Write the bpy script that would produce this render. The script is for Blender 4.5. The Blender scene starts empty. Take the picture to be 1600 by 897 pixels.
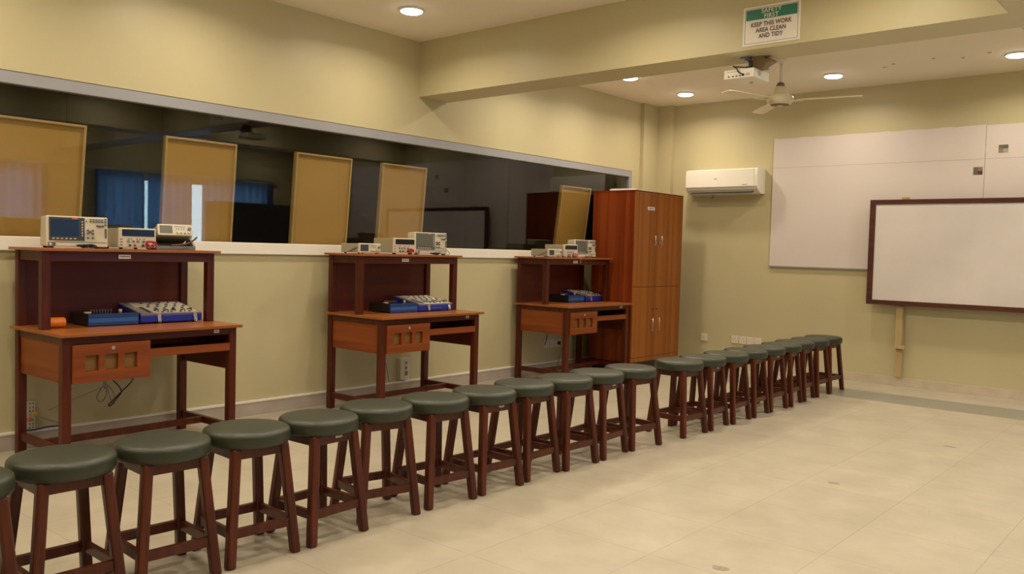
import bpy, bmesh, math, random
from mathutils import Vector, Matrix
random.seed(7)
PI = math.pi
C = bpy.context.scene.collection
SC = bpy.context.scene

# ------------------------------------------------------------------ camera
F_PX, YAW, PITCH, ROLL, CX, CZ = 1323.617, 0.709934, -0.0432136, 0.0266917, 5.5307, 1.2770
fw = Vector((-math.sin(YAW)*math.cos(PITCH), math.cos(YAW)*math.cos(PITCH), math.sin(PITCH)))
rt = fw.cross(Vector((0, 0, 1))).normalized()
up = rt.cross(fw)
r2 = rt*math.cos(ROLL) + up*math.sin(ROLL)
u2 = up*math.cos(ROLL) - rt*math.sin(ROLL)
cam_data = bpy.data.cameras.new('camera')
cam = bpy.data.objects.new('camera', cam_data)
C.objects.link(cam)
cam_data.sensor_fit = 'HORIZONTAL'
cam_data.sensor_width = 36.0
cam_data.lens = 36.0*F_PX/1600.0
cam_data.clip_start = 0.02
cam.matrix_world = Matrix(((r2.x, u2.x, -fw.x, CX), (r2.y, u2.y, -fw.y, 0.0), (r2.z, u2.z, -fw.z, CZ), (0, 0, 0, 1)))
SC.camera = cam

# ------------------------------------------------------------------ world, exposure
world = bpy.data.worlds.new('world')
SC.world = world
world.use_nodes = True
bg = world.node_tree.nodes['Background']
bg.inputs['Color'].default_value = (0.52, 0.80, 1.0, 1)
bg.inputs['Strength'].default_value = 12.0
SC.view_settings.view_transform = 'Standard'
SC.view_settings.look = 'None'
SC.view_settings.gamma = 1.0
SC.view_settings.exposure = 0.0
SC.view_settings.use_curve_mapping = False
LAMP_POWER = 10.6
LAMP_SPREAD = 156
LAMP_COL = (1.0, 0.85, 0.66)
DIFF_EMIT = 26.0

# ------------------------------------------------------------------ materials
def new_mat(name):
    m = bpy.data.materials.new(name)
    m.use_nodes = True
    nt = m.node_tree
    return m, nt, nt.nodes['Principled BSDF']

def plain(name, col, rough=0.5, metal=0.0, var=0.0, scale=8.0, bump=0.0, spec=0.5, coat=0.0):
    m, nt, b = new_mat(name)
    b.inputs['Roughness'].default_value = rough
    b.inputs['Metallic'].default_value = metal
    b.inputs['Specular IOR Level'].default_value = spec
    b.inputs['Coat Weight'].default_value = coat
    b.inputs['Base Color'].default_value = (*col, 1)
    tc = nt.nodes.new('ShaderNodeTexCoord')
    n = nt.nodes.new('ShaderNodeTexNoise')
    n.inputs['Scale'].default_value = scale
    n.inputs['Detail'].default_value = 4
    nt.links.new(tc.outputs['Object'], n.inputs['Vector'])
    if var > 0:
        r = nt.nodes.new('ShaderNodeValToRGB')
        r.color_ramp.elements[0].position = 0.3
        r.color_ramp.elements[1].position = 0.7
        r.color_ramp.elements[0].color = (*[c*(1-var) for c in col], 1)
        r.color_ramp.elements[1].color = (*[min(1, c*(1+var)) for c in col], 1)
        nt.links.new(n.outputs['Fac'], r.inputs['Fac'])
        nt.links.new(r.outputs['Color'], b.inputs['Base Color'])
    if bump > 0:
        bp = nt.nodes.new('ShaderNodeBump')
        bp.inputs['Strength'].default_value = bump
        bp.inputs['Distance'].default_value = 0.01
        nt.links.new(n.outputs['Fac'], bp.inputs['Height'])
        nt.links.new(bp.outputs['Normal'], b.inputs['Normal'])
    return m

def wood(name, c1, c2, axis=2, scale=14.0, rough=0.4, stretch=0.06, contrast=(0.35, 0.65)):
    m, nt, b = new_mat(name)
    b.inputs['Roughness'].default_value = rough
    b.inputs['Specular IOR Level'].default_value = 0.3
    tc = nt.nodes.new('ShaderNodeTexCoord')
    mp = nt.nodes.new('ShaderNodeMapping')
    s = [1.0, 1.0, 1.0]; s[axis] = stretch
    mp.inputs['Scale'].default_value = s
    n = nt.nodes.new('ShaderNodeTexNoise')
    n.inputs['Scale'].default_value = scale
    n.inputs['Detail'].default_value = 6
    n.inputs['Distortion'].default_value = 0.4
    r = nt.nodes.new('ShaderNodeValToRGB')
    r.color_ramp.elements[0].position = contrast[0]
    r.color_ramp.elements[1].position = contrast[1]
    r.color_ramp.elements[0].color = (*c1, 1)
    r.color_ramp.elements[1].color = (*c2, 1)
    nt.links.new(tc.outputs['Object'], mp.inputs['Vector'])
    nt.links.new(mp.outputs['Vector'], n.inputs['Vector'])
    nt.links.new(n.outputs['Fac'], r.inputs['Fac'])
    nt.links.new(r.outputs['Color'], b.inputs['Base Color'])
    return m

def floor_material():
    m, nt, b = new_mat('floor_tiles')
    N, L = nt.nodes.new, nt.links.new
    tc = N('ShaderNodeTexCoord')
    sep = N('ShaderNodeSeparateXYZ')
    L(tc.outputs['Object'], sep.inputs[0])
    def math_n(op, a, bb=None):
        k = N('ShaderNodeMath'); k.operation = op
        for i, v in enumerate((a, bb)):
            if v is None: continue
            if hasattr(v, 'links'): L(v, k.inputs[i])
            else: k.inputs[i].default_value = v
        return k.outputs[0]
    T = 0.54
    tx = math_n('DIVIDE', math_n('SUBTRACT', sep.outputs['X'], 4.22), T)
    ty = math_n('DIVIDE', math_n('SUBTRACT', sep.outputs['Y'], 7.955), T)
    def line(v):
        f = math_n('FRACT', v)
        d = math_n('MINIMUM', f, math_n('SUBTRACT', 1.0, f))
        return math_n('LESS_THAN', d, 0.0032)
    seam = math_n('MAXIMUM', line(tx), line(ty))
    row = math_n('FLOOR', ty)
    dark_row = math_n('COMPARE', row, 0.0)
    n = N('ShaderNodeTexNoise'); n.inputs['Scale'].default_value = 3.2; n.inputs['Detail'].default_value = 9
    n.inputs['Roughness'].default_value = 0.65
    L(tc.outputs['Object'], n.inputs['Vector'])
    r = N('ShaderNodeValToRGB')
    r.color_ramp.elements[0].position = 0.34; r.color_ramp.elements[1].position = 0.68
    r.color_ramp.elements[0].color = (0.40, 0.355, 0.27, 1)
    r.color_ramp.elements[1].color = (0.485, 0.435, 0.335, 1)
    L(n.outputs['Fac'], r.inputs['Fac'])
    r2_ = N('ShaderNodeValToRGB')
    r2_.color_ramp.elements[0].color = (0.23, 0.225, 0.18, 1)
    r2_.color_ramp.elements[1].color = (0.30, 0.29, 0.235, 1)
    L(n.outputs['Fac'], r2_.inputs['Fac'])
    # per tile tone
    wn = N('ShaderNodeTexWhiteNoise'); wn.noise_dimensions = '2D'
    cb = N('ShaderNodeCombineXYZ'); L(math_n('FLOOR', tx), cb.inputs[0]); L(row, cb.inputs[1]); L(cb.outputs[0], wn.inputs['Vector'])
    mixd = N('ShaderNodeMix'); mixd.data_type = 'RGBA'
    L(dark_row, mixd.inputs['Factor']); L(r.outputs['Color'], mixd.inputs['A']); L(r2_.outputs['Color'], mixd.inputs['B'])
    hs = N('ShaderNodeHueSaturation')
    L(math_n('ADD', 0.97, math_n('MULTIPLY', wn.outputs['Value'], 0.05)), hs.inputs['Value'])
    L(mixd.outputs['Result'], hs.inputs['Color'])
    mixs = N('ShaderNodeMix'); mixs.data_type = 'RGBA'
    L(math_n('MULTIPLY', seam, 0.6), mixs.inputs['Factor']); L(hs.outputs['Color'], mixs.inputs['A'])
    mixs.inputs['B'].default_value = (0.24, 0.20, 0.15, 1)
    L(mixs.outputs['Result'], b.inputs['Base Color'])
    b.inputs['Roughness'].default_value = 0.38
    b.inputs['Specular IOR Level'].default_value = 0.4
    return m

def glass_material():
    m = bpy.data.materials.new('window_glass'); m.use_nodes = True
    nt = m.node_tree; nt.nodes.clear()
    N, L = nt.nodes.new, nt.links.new
    geo = N('ShaderNodeNewGeometry')
    dot = N('ShaderNodeVectorMath'); dot.operation = 'DOT_PRODUCT'
    L(geo.outputs['Incoming'], dot.inputs[0]); L(geo.outputs['Normal'], dot.inputs[1])
    def mt(op, a, b=None):
        k = N('ShaderNodeMath'); k.operation = op
        for i, v in enumerate((a, b)):
            if v is None: continue
            if hasattr(v, 'links'): L(v, k.inputs[i])
            else: k.inputs[i].default_value = v
        return k.outputs[0]
    c = mt('ABSOLUTE', dot.outputs['Value'])
    p = mt('POWER', mt('SUBTRACT', 1.0, c), 5.0)
    fac = mt('ADD', 0.038, mt('MULTIPLY', p, 0.95))
    tr = N('ShaderNodeBsdfTransparent'); tr.inputs['Color'].default_value = (0.93, 0.93, 0.91, 1)
    gl = N('ShaderNodeBsdfGlossy'); gl.inputs['Roughness'].default_value = 0.0
    gl.inputs['Color'].default_value = (1, 1, 1, 1)
    mx = N('ShaderNodeMixShader'); L(fac, mx.inputs[0]); L(tr.outputs[0], mx.inputs[1]); L(gl.outputs[0], mx.inputs[2])
    out = N('ShaderNodeOutputMaterial'); L(mx.outputs[0], out.inputs['Surface'])
    return m

def curtain_material():
    m = bpy.data.materials.new('blue_curtain'); m.use_nodes = True
    nt = m.node_tree; nt.nodes.clear()
    N, L = nt.nodes.new, nt.links.new
    d = N('ShaderNodeBsdfDiffuse'); d.inputs['Color'].default_value = (0.10, 0.14, 0.24, 1)
    t = N('ShaderNodeBsdfTranslucent'); t.inputs['Color'].default_value = (0.19, 0.29, 0.50, 1)
    mx = N('ShaderNodeMixShader'); mx.inputs[0].default_value = 0.36
    L(d.outputs[0], mx.inputs[1]); L(t.outputs[0], mx.inputs[2])
    out = N('ShaderNodeOutputMaterial'); L(mx.outputs[0], out.inputs['Surface'])
    return m

def emit_material(name, col, s):
    m = bpy.data.materials.new(name); m.use_nodes = True
    nt = m.node_tree; nt.nodes.clear()
    e = nt.nodes.new('ShaderNodeEmission'); e.inputs[0].default_value = (*col, 1); e.inputs[1].default_value = s
    o = nt.nodes.new('ShaderNodeOutputMaterial'); nt.links.new(e.outputs[0], o.inputs[0])
    return m

M = dict(
    wall=plain('wall_paint', (0.545, 0.485, 0.290), 0.42, var=0.035, scale=1.4, bump=0.02, spec=0.35),
    ceiling=plain('ceiling_paint', (0.86, 0.80, 0.68), 0.8, var=0.02, scale=1.0),
    floor=floor_material(),
    skirt=plain('skirting_stone', (0.46, 0.40, 0.35), 0.4, var=0.08, scale=9),
    skirt_far=plain('skirting_stone_pale', (0.56, 0.48, 0.36), 0.4, var=0.08, scale=9),
    trunk=plain('white_trunking', (0.85, 0.82, 0.76), 0.45),
    sill=plain('white_sill', (0.84, 0.80, 0.71), 0.45, var=0.03, scale=4),
    alu=plain('grey_aluminium', (0.32, 0.325, 0.35), 0.55, var=0.03, scale=5),
    glass=glass_material(),
    dark=plain('unlit_room_dark', (0.02, 0.017, 0.012), 0.9),  # near-black colour carries the gloom of the unlit room
    curtain=curtain_material(),
    board_tan=plain('tan_board', (0.43, 0.255, 0.055), 0.6, var=0.05, scale=2.0),
    board_rim=plain('tan_board_rim', (0.47, 0.33, 0.13), 0.5),
    legwood=wood('mahogany_dark', (0.055, 0.009, 0.004), (0.105, 0.019, 0.006), 2, 26, 0.33),
    legwood_h=wood('mahogany_dark_across', (0.055, 0.009, 0.004), (0.105, 0.019, 0.006), 1, 26, 0.33),
    stoolwood=wood('stool_mahogany', (0.052, 0.0115, 0.006), (0.100, 0.022, 0.009), 2, 26, 0.32),
    topwood=wood('desk_top_laminate', (0.26, 0.080, 0.018), (0.36, 0.120, 0.030), 1, 12, 0.3),
    boxwood=wood('desk_box_laminate', (0.19, 0.040, 0.008), (0.30, 0.078, 0.014), 1, 10, 0.4),
    boxwood_x=wood('desk_side_laminate', (0.19, 0.040, 0.008), (0.30, 0.078, 0.014), 0, 10, 0.4),
    backwood=wood('desk_back_laminate', (0.075, 0.010, 0.005), (0.125, 0.020, 0.007), 1, 8, 0.4),
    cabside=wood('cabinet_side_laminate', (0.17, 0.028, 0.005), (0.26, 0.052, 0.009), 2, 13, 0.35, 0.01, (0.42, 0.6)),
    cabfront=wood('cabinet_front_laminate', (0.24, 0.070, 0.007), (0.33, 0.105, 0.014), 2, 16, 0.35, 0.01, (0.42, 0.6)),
    cabfront2=plain('cabinet_edge', (0.15, 0.04, 0.008), 0.5),
    vinyl=plain('green_vinyl', (0.028, 0.034, 0.020), 0.40, var=0.08, scale=14, bump=0.04, spec=0.5),
    cream=plain('cream_plastic', (0.66, 0.60, 0.46), 0.45),
    cream_side=plain('instrument_case', (0.40, 0.37, 0.25), 0.5, var=0.03, scale=30),
    greyp=plain('grey_plastic', (0.22, 0.23, 0.24), 0.5),
    midgrey=plain('mid_grey_plastic', (0.11, 0.11, 0.12), 0.5),
    slate=plain('slate_bezel', (0.045, 0.048, 0.062), 0.45),
    screen=plain('dark_screen', (0.012, 0.022, 0.045), 0.15),
    screen_grey=plain('grey_screen', (0.13, 0.13, 0.105), 0.25),
    navy=plain('display_window', (0.004, 0.005, 0.014), 0.2),
    black=plain('black_plastic', (0.010, 0.010, 0.011), 0.4),
    blue=plain('blue_metal', (0.012, 0.05, 0.20), 0.35, spec=0.5),
    blue_hi=plain('blue_stripe', (0.03, 0.13, 0.42), 0.3),
    deepblue=plain('blue_case', (0.010, 0.025, 0.32), 0.35),
    boardwhite=plain('white_panel', (0.80, 0.77, 0.66), 0.4, var=0.04, scale=20),
    boardgrey=plain('pale_blue_panel', (0.33, 0.35, 0.37), 0.4, var=0.05, scale=20),
    steel=plain('steel', (0.60, 0.58, 0.55), 0.3, metal=0.9),
    red=plain('red_cable', (0.42, 0.02, 0.02), 0.45),
    brown=plain('brown_cable', (0.10, 0.035, 0.02), 0.5),
    orange=plain('orange_plastic', (0.85, 0.22, 0.02), 0.35),
    orange_logo=plain('orange_mark', (0.75, 0.20, 0.05), 0.5),
    label=plain('white_label', (0.72, 0.70, 0.66), 0.5),
    inkgrey=plain('grey_ink', (0.20, 0.19, 0.18), 0.6),
    bigboard=plain('white_sheet', (0.69, 0.62, 0.585), 0.32, var=0.02, scale=1.2),
    wboard=plain('whiteboard_surface', (0.74, 0.69, 0.66), 0.3, var=0.06, scale=1.7),
    frame=wood('brown_frame', (0.065, 0.022, 0.015), (0.10, 0.034, 0.022), 0, 20, 0.45),
    pine=wood('pale_timber', (0.44, 0.32, 0.155), (0.53, 0.40, 0.20), 2, 16, 0.55),
    ac=plain('white_plastic', (0.84, 0.80, 0.70), 0.35),
    acdark=plain('louvre_shadow', (0.07, 0.065, 0.05), 0.6),
    fan=plain('cream_enamel', (0.74, 0.66, 0.46), 0.3),
    fanrod=plain('cream_rod', (0.76, 0.70, 0.58), 0.35),
    olive=plain('olive_plastic', (0.16, 0.13, 0.075), 0.5),
    signwhite=plain('sign_white', (0.80, 0.75, 0.68), 0.4),
    signgreen=plain('sign_green', (0.025, 0.20, 0.13), 0.4),
    signink=plain('sign_ink', (0.10, 0.07, 0.06), 0.5),
    lamprim=plain('lamp_rim', (0.85, 0.83, 0.8), 0.4),
    diffuser=emit_material('lamp_diffuser', (1.0, 0.95, 0.85), DIFF_EMIT),
    card=plain('brown_card', (0.28, 0.20, 0.12), 0.7),
    bracket=plain('blue_grey_metal', (0.20, 0.20, 0.24), 0.4, metal=0.5),
    socket=plain('socket_plate', (0.72, 0.66, 0.52), 0.4),
    smear=plain('dull_mark', (0.30, 0.27, 0.19), 0.7, var=0.3, scale=60),
    yellow=plain('yellow_plug', (0.65, 0.45, 0.15), 0.5),
    pink=plain('pink_plug', (0.65, 0.20, 0.22), 0.5),
    bluecable=plain('blue_cable', (0.02, 0.03, 0.20), 0.5),
    greycable=plain('grey_cable', (0.22, 0.21, 0.19), 0.5),
)

# ------------------------------------------------------------------ helpers
class MB:
    def __init__(s): s.bm = bmesh.new(); s.mats = []; s.mi = 0
    def mat(s, m):
        if m not in s.mats: s.mats.append(m)
        s.mi = s.mats.index(m); return s
    def _tag(s, faces):
        for f in faces: f.material_index = s.mi
    def box(s, x0, x1, y0, y1, z0, z1, bevel=0.0, seg=2, rot=None, piv=None):
        t = bmesh.new()
        bmesh.ops.create_cube(t, size=1.0)
        for v in t.verts:
            v.co = Vector(((x0+x1)/2+v.co.x*(x1-x0), (y0+y1)/2+v.co.y*(y1-y0), (z0+z1)/2+v.co.z*(z1-z0)))
        if bevel > 0: bmesh.ops.bevel(t, geom=t.edges[:], offset=bevel, segments=seg, affect='EDGES', profile=0.5)
        if rot is not None:
            p = Vector(piv) if piv is not None else Vector(((x0+x1)/2, (y0+y1)/2, (z0+z1)/2))
            for v in t.verts: v.co = rot @ (v.co-p) + p
        s._merge(t); return s
    def _merge(s, t, smooth=False):
        vm = {}
        for v in t.verts: vm[v] = s.bm.verts.new(v.co)
        for f in t.faces:
            try:
                g = s.bm.faces.new([vm[v] for v in f.verts]); g.material_index = s.mi; g.smooth = smooth or f.smooth
            except ValueError: pass
        t.free()
    def lathe(s, prof, cx=0, cy=0, n=32, axis='z', smooth=True, cap=True):
        rings = []
        for r, z in prof:
            ring = []
            for i in range(n):
                a = 2*PI*i/n
                if axis == 'z': co = (cx+r*math.cos(a), cy+r*math.sin(a), z)
                elif axis == 'x': co = (z, cx+r*math.cos(a), cy+r*math.sin(a))
                else: co = (cx+r*math.sin(a), z, cy+r*math.cos(a))
                ring.append(s.bm.verts.new(co))
            rings.append(ring)
        for a, b in zip(rings, rings[1:]):
            for i in range(n):
                f = s.bm.faces.new((a[i], a[(i+1) % n], b[(i+1) % n], b[i])); f.material_index = s.mi; f.smooth = smooth
        if cap:
            f = s.bm.faces.new(rings[0][::-1]); f.material_index = s.mi
            f = s.bm.faces.new(rings[-1]); f.material_index = s.mi
        return s
    def tube(s, pts, r, n=8, r2=None, steps=0):
        pts = [Vector(p) for p in pts]
        if steps:
            out = []
            k = len(pts)
            for i in range(k-1):
                p0, p1, p2, p3 = pts[max(i-1, 0)], pts[i], pts[i+1], pts[min(i+2, k-1)]
                for j in range(steps):
                    t = j/steps
                    out.append(0.5*((2*p1)+(p2-p0)*t+(2*p0-5*p1+4*p2-p3)*t*t+(3*p1-p0-3*p2+p3)*t**3))
            out.append(pts[-1]); pts = out
        rings = []
        ref = Vector((0.13, 0.21, 0.97))
        for i, p in enumerate(pts):
            d = (pts[min(i+1, len(pts)-1)]-pts[max(i-1, 0)]).normalized()
            if abs(d.dot(ref)) > 0.97: ref = Vector((0.9, 0.3, 0.1))
            a = d.cross(ref).normalized(); b = d.cross(a)
            rr = r if r2 is None else r+(r2-r)*i/(len(pts)-1)
            rings.append([s.bm.verts.new(p+a*rr*math.cos(2*PI*k/n)+b*rr*math.sin(2*PI*k/n)) for k in range(n)])
        for A, B in zip(rings, rings[1:]):
            for i in range(n):
                f = s.bm.faces.new((A[i], A[(i+1) % n], B[(i+1) % n], B[i])); f.material_index = s.mi; f.smooth = True
        s.bm.faces.new(rings[0][::-1]).material_index = s.mi
        s.bm.faces.new(rings[-1]).material_index = s.mi
        return s
    def bar(s, p0, p1, w, d, xdir=(1, 0, 0), bevel=0.0, plumb=True):
        # square bar between two points, ends kept level
        p0, p1 = Vector(p0), Vector(p1)
        x = Vector(xdir).normalized(); y = Vector((-x.y, x.x, 0))
        t = bmesh.new(); vs = []
        for p in (p0, p1):
            vs.append([t.verts.new(p+x*a*w/2+y*b*d/2) for a, b in ((-1, -1), (1, -1), (1, 1), (-1, 1))])
        for i in range(4): t.faces.new((vs[0][i], vs[0][(i+1) % 4], vs[1][(i+1) % 4], vs[1][i]))
        t.faces.new(vs[0][::-1]); t.faces.new(vs[1])
        bmesh.ops.recalc_face_normals(t, faces=t.faces[:])
        if bevel > 0: bmesh.ops.bevel(t, geom=t.edges[:], offset=bevel, segments=2, affect='EDGES', profile=0.5)
        s._merge(t); return s
    def poly(s, pts, axis, a0, a1, bevel=0.0):
        # extrude a 2D outline along an axis
        t = bmesh.new()
        def co(p, a):
            return {'x': (a, p[0], p[1]), 'y': (p[0], a, p[1]), 'z': (p[0], p[1], a)}[axis]
        A = [t.verts.new(co(p, a0)) for p in pts]; B = [t.verts.new(co(p, a1)) for p in pts]
        n = len(pts)
        for i in range(n): t.faces.new((A[i], A[(i+1) % n], B[(i+1) % n], B[i]))
        t.faces.new(A[::-1]); t.faces.new(B)
        bmesh.ops.recalc_face_normals(t, faces=t.faces[:])
        if bevel > 0: bmesh.ops.bevel(t, geom=t.edges[:], offset=bevel, segments=2, affect='EDGES', profile=0.5)
        s._merge(t); return s
    def build(s, name, m=None, parent=None):
        me = bpy.data.meshes.new(name)
        bmesh.ops.recalc_face_normals(s.bm, faces=s.bm.faces[:])
        s.bm.to_mesh(me); s.bm.free()
        if s.mats:
            for k in s.mats: me.materials.append(k)
        else: me.materials.append(m)
        o = bpy.data.objects.new(name, me); C.objects.link(o)
        if parent: o.parent = parent
        return o

def box(*a, **k): return MB().box(*a, **k)

def tag(o, label, cat, group=None, kind=None):
    o['label'] = label; o['category'] = cat
    if group: o['group'] = group
    if kind: o['kind'] = kind
    return o

def thing(name, label, cat, loc=(0, 0, 0), rz=0.0, group=None):
    o = bpy.data.objects.new(name, None); C.objects.link(o)
    o.empty_display_size = 0.1
    o.location = loc; o.rotation_euler = (0, 0, rz)
    return tag(o, label, cat, group)

def struct(o):
    o['kind'] = 'structure'; return o

def copy_tree(o, parent=None):
    c = o.copy(); C.objects.link(c)
    if parent: c.parent = parent
    for ch in list(o.children): copy_tree(ch, c)
    return c

# ------------------------------------------------------------------ room shell
H = 3.073; YW = 9.10; YB = -3.0; XR = 7.6
WT = 2.255; WB = 1.277; WE = 8.56     # window opening top, glass bottom, right end
struct(box(-0.0, XR, YB, YW, -0.1, 0.0).build('floor', M['floor']))
struct(box(-0.15, XR+0.15, YB-0.15, YW+0.15, H, H+0.12).build('ceiling', M['ceiling']))
w = MB(); w.box(-0.095, 0, YB, YW, -0.1, 1.20); w.box(-0.15, 0, YB, YW, WT, H); w.box(-0.15, 0, WE, YW, 1.20, WT)
struct(w.build('wall_left', M['wall']))
struct(box(-0.15, XR+0.15, YW, YW+0.15, -0.1, H).build('wall_back', M['wall']))
struct(box(-0.15, XR+0.15, YB-0.15, YB, -0.1, H).build('wall_front', M['wall']))
w = MB(); WZ0, WZ1 = 0.95, 2.27
w.box(XR, XR+0.15, YB, YW, -0.1, WZ0); w.box(XR, XR+0.15, YB, YW, WZ1, H)
for a, b in ((YB, 3.0), (4.85, 5.65), (8.55, YW)): w.box(XR, XR+0.15, a, b, WZ0, WZ1)
struct(w.build('wall_right', M['wall']))
# beams
struct(box(0.0, XR, 5.118, 5.464, 2.598, H).build('trim_beam_1', M['wall']))
w = MB(); w.box(4.532, 4.88, YB, 5.118, 2.598, H); w.box(4.532, 4.88, 5.464, YW, 2.598, H)
struct(w.build('trim_beam_2', M['wall']))
# corner pilasters
struct(box(0.0, 0.05, 8.72, YW, 0, H).build('trim_pilaster_1', M['wall']))
struct(box(0.05, 0.25, 9.03, YW, 0, H).build('trim_pilaster_2', M['wall']))
# skirting
struct(box(0.0, 0.012, YB, 8.72, 0, 0.098).build('baseboard_left', M['skirt']))
struct(box(0.25, XR, YW-0.012, YW, 0, 0.088).build('baseboard_back', M['skirt_far']))
struct(box(0.0, 0.018, YB, 8.72, 0.096, 0.112, bevel=0.002).build('trim_trunking', M['trunk']))

# window in the left wall
win = bpy.data.objects.new('window_1', None); C.objects.link(win); win['kind'] = 'structure'
w = MB()
w.box(-0.06, -0.004, YB+0.3, WE, 2.18, WT, bevel=0.003)
w.box(-0.06, -0.004, WE-0.045, WE, 1.28, 2.18, bevel=0.003)
w.build('window_frame', M['alu'], win)
box(-0.094, 0.022, YB+0.3, WE+0.03, 1.197, 1.282, bevel=0.004).build('window_sill', M['sill'], win)
joints = [YB+0.3, 0.10, 2.195, 4.29, 6.385, WE-0.045]
for a, b in zip(joints, joints[1:]):
    box(-0.036, -0.030, a+0.0015, b-0.0015, 1.28, 2.19).build('window_pane', M['glass'], win)

# windows in the right wall, with curtains
for k, (a, b) in enumerate(((3.0, 4.85), (5.65, 8.55))):
    wn = bpy.data.objects.new('window_%d' % (k+2), None); C.objects.link(wn); wn['kind'] = 'structure'
    f = MB()
    f.box(XR+0.05, XR+0.09, a, b, WZ0, WZ0+0.04); f.box(XR+0.05, XR+0.09, a, b, WZ1-0.04, WZ1)
    n = 2 if b-a < 2 else 4
    for i in range(n+1):
        y = a+(b-a-0.04)*i/n; f.box(XR+0.05, XR+0.09, y, y+0.04, WZ0+0.04, WZ1-0.04)
    f.build('window_frame', M['alu'], wn)
    box(XR+0.066, XR+0.072, a+0.04, b-0.04, WZ0+0.04, WZ1-0.04).build('window_pane', M['glass'], wn)

def curtain(y0, y1, label):
    bm = bmesh.new(); n = max(8, int((y1-y0)/0.018)); rows = []
    for z in (0.75, 1.2, 1.7, 2.2, 2.34):
        r = []
        for i in range(n+1):
            y = y0+(y1-y0)*i/n
            amp = 0.022*(0.6 if z > 2.3 else 1.0)
            r.append(bm.verts.new((XR-0.07+amp*math.sin(y*47+0.5*math.sin(y*9))+0.006*math.sin(y*19+z), y, z)))
        rows.append(r)
    for A, B in zip(rows, rows[1:]):
        for i in range(n): bm.faces.new((A[i], A[i+1], B[i+1], B[i])).smooth = True
    me = bpy.data.meshes.new('curtain'); bm.to_mesh(me); bm.free(); me.materials.append(M['curtain'])
    o = bpy.data.objects.new('curtain', me); C.objects.link(o)
    tag(o, label, 'curtain', 'blue curtains over the far side windows')
for a, b, l in ((2.95, 4.92, 'blue curtain covering the whole smaller window opposite the glass partition'),
                (5.58, 6.33, 'narrow blue curtain left of the thin bright slit, seen mirrored in the glass'),
                (6.39, 7.14, 'blue curtain between the thin slit and the wide bright gap'),
                (7.31, 8.68, 'blue curtain right of the wide bright gap, above the dark cupboard')):
    curtain(a, b, l)
t = MB().tube([(XR-0.07, 2.8, 2.37), (XR-0.07, 8.8, 2.37)], 0.012)
for y in (2.85, 5.2, 8.75): t.box(XR-0.075, XR, y-0.01, y+0.01, 2.36, 2.38)
tag(t.build('curtain_rod', M['steel']), 'long metal rod carrying the blue curtains', 'curtain rod')

# dark cupboard that the glass mirrors
cup = thing('cupboard', 'dark tall cupboard below the curtains, seen as a black block in the glass', 'cupboard', (7.05, 7.95, 0))
box(-0.22, 0.22, -0.72, 0.72, 0.06, 1.94, bevel=0.004).build('cupboard_body', M['slate'], cup)
for s_ in (-1, 1):
    d = box(-0.238, -0.22, min(0, s_*0.715)+0.003, max(0, s_*0.715)-0.003, 0.08, 1.92, bevel=0.002).build('door', M['slate'], cup)
    box(-0.255, -0.238, s_*0.04-0.006, s_*0.04+0.006, 0.95, 1.12).build('handle', M['steel'], d)
box(-0.2, 0.2, -0.7, 0.7, 0, 0.06).build('plinth', M['black'], cup)

# unlit room beyond the glass: its darkness is put into the surface colour
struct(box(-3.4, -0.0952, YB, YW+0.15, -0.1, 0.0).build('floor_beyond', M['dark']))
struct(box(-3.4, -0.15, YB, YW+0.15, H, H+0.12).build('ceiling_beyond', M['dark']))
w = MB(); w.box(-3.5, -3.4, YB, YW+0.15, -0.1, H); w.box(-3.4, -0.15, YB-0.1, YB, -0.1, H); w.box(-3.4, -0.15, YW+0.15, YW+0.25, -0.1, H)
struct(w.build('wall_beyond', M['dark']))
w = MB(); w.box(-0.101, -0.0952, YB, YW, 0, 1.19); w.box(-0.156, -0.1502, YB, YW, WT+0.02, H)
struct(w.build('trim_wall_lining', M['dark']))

# tan boards leaning on the far side of the glass
def leaning_board(y0, y1, label, dl=0.062, ztop=1.995):
    lean = math.atan2(dl, 0.72)
    wd = y1-y0; h = ztop/math.cos(lean)
    t = thing('leaning_board', label, 'board', (-0.055-math.tan(lean)*ztop, (y0+y1)/2, 0), 0, 'tan boards leaning behind the glass')
    t.rotation_euler = (0, lean, 0)
    box(-0.035, -0.012, -wd/2, wd/2, 0.004, h).build('board_sheet', M['board_tan'], t)
    f = MB(); e = 0.014
    f.box(-0.012, 0.006, -wd/2, -wd/2+e, 0.004, h); f.box(-0.012, 0.006, wd/2-e, wd/2, 0.004, h)
    f.box(-0.012, 0.006, -wd/2+e, wd/2-e, h-e, h); f.box(-0.012, 0.006, -wd/2+e, wd/2-e, 0.004, 0.004+e)
    f.build('board_rim', M['board_rim'], t)
leaning_board(1.70, 2.325, 'tan board behind the glass at the photo left edge, above the two-channel oscilloscope', 0.10)
leaning_board(2.845, 3.385, 'tan board behind the glass with a bright window slit mirrored on it')
leaning_board(3.90, 4.44, 'tan board behind the glass, third counted from the left edge')
leaning_board(4.77, 5.285, 'tan board behind the glass above the middle desk, mirrored whiteboard beside it')
leaning_board(7.29, 7.82, 'olive-tan board behind the glass next to the tall cabinet', 0.085)

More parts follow.
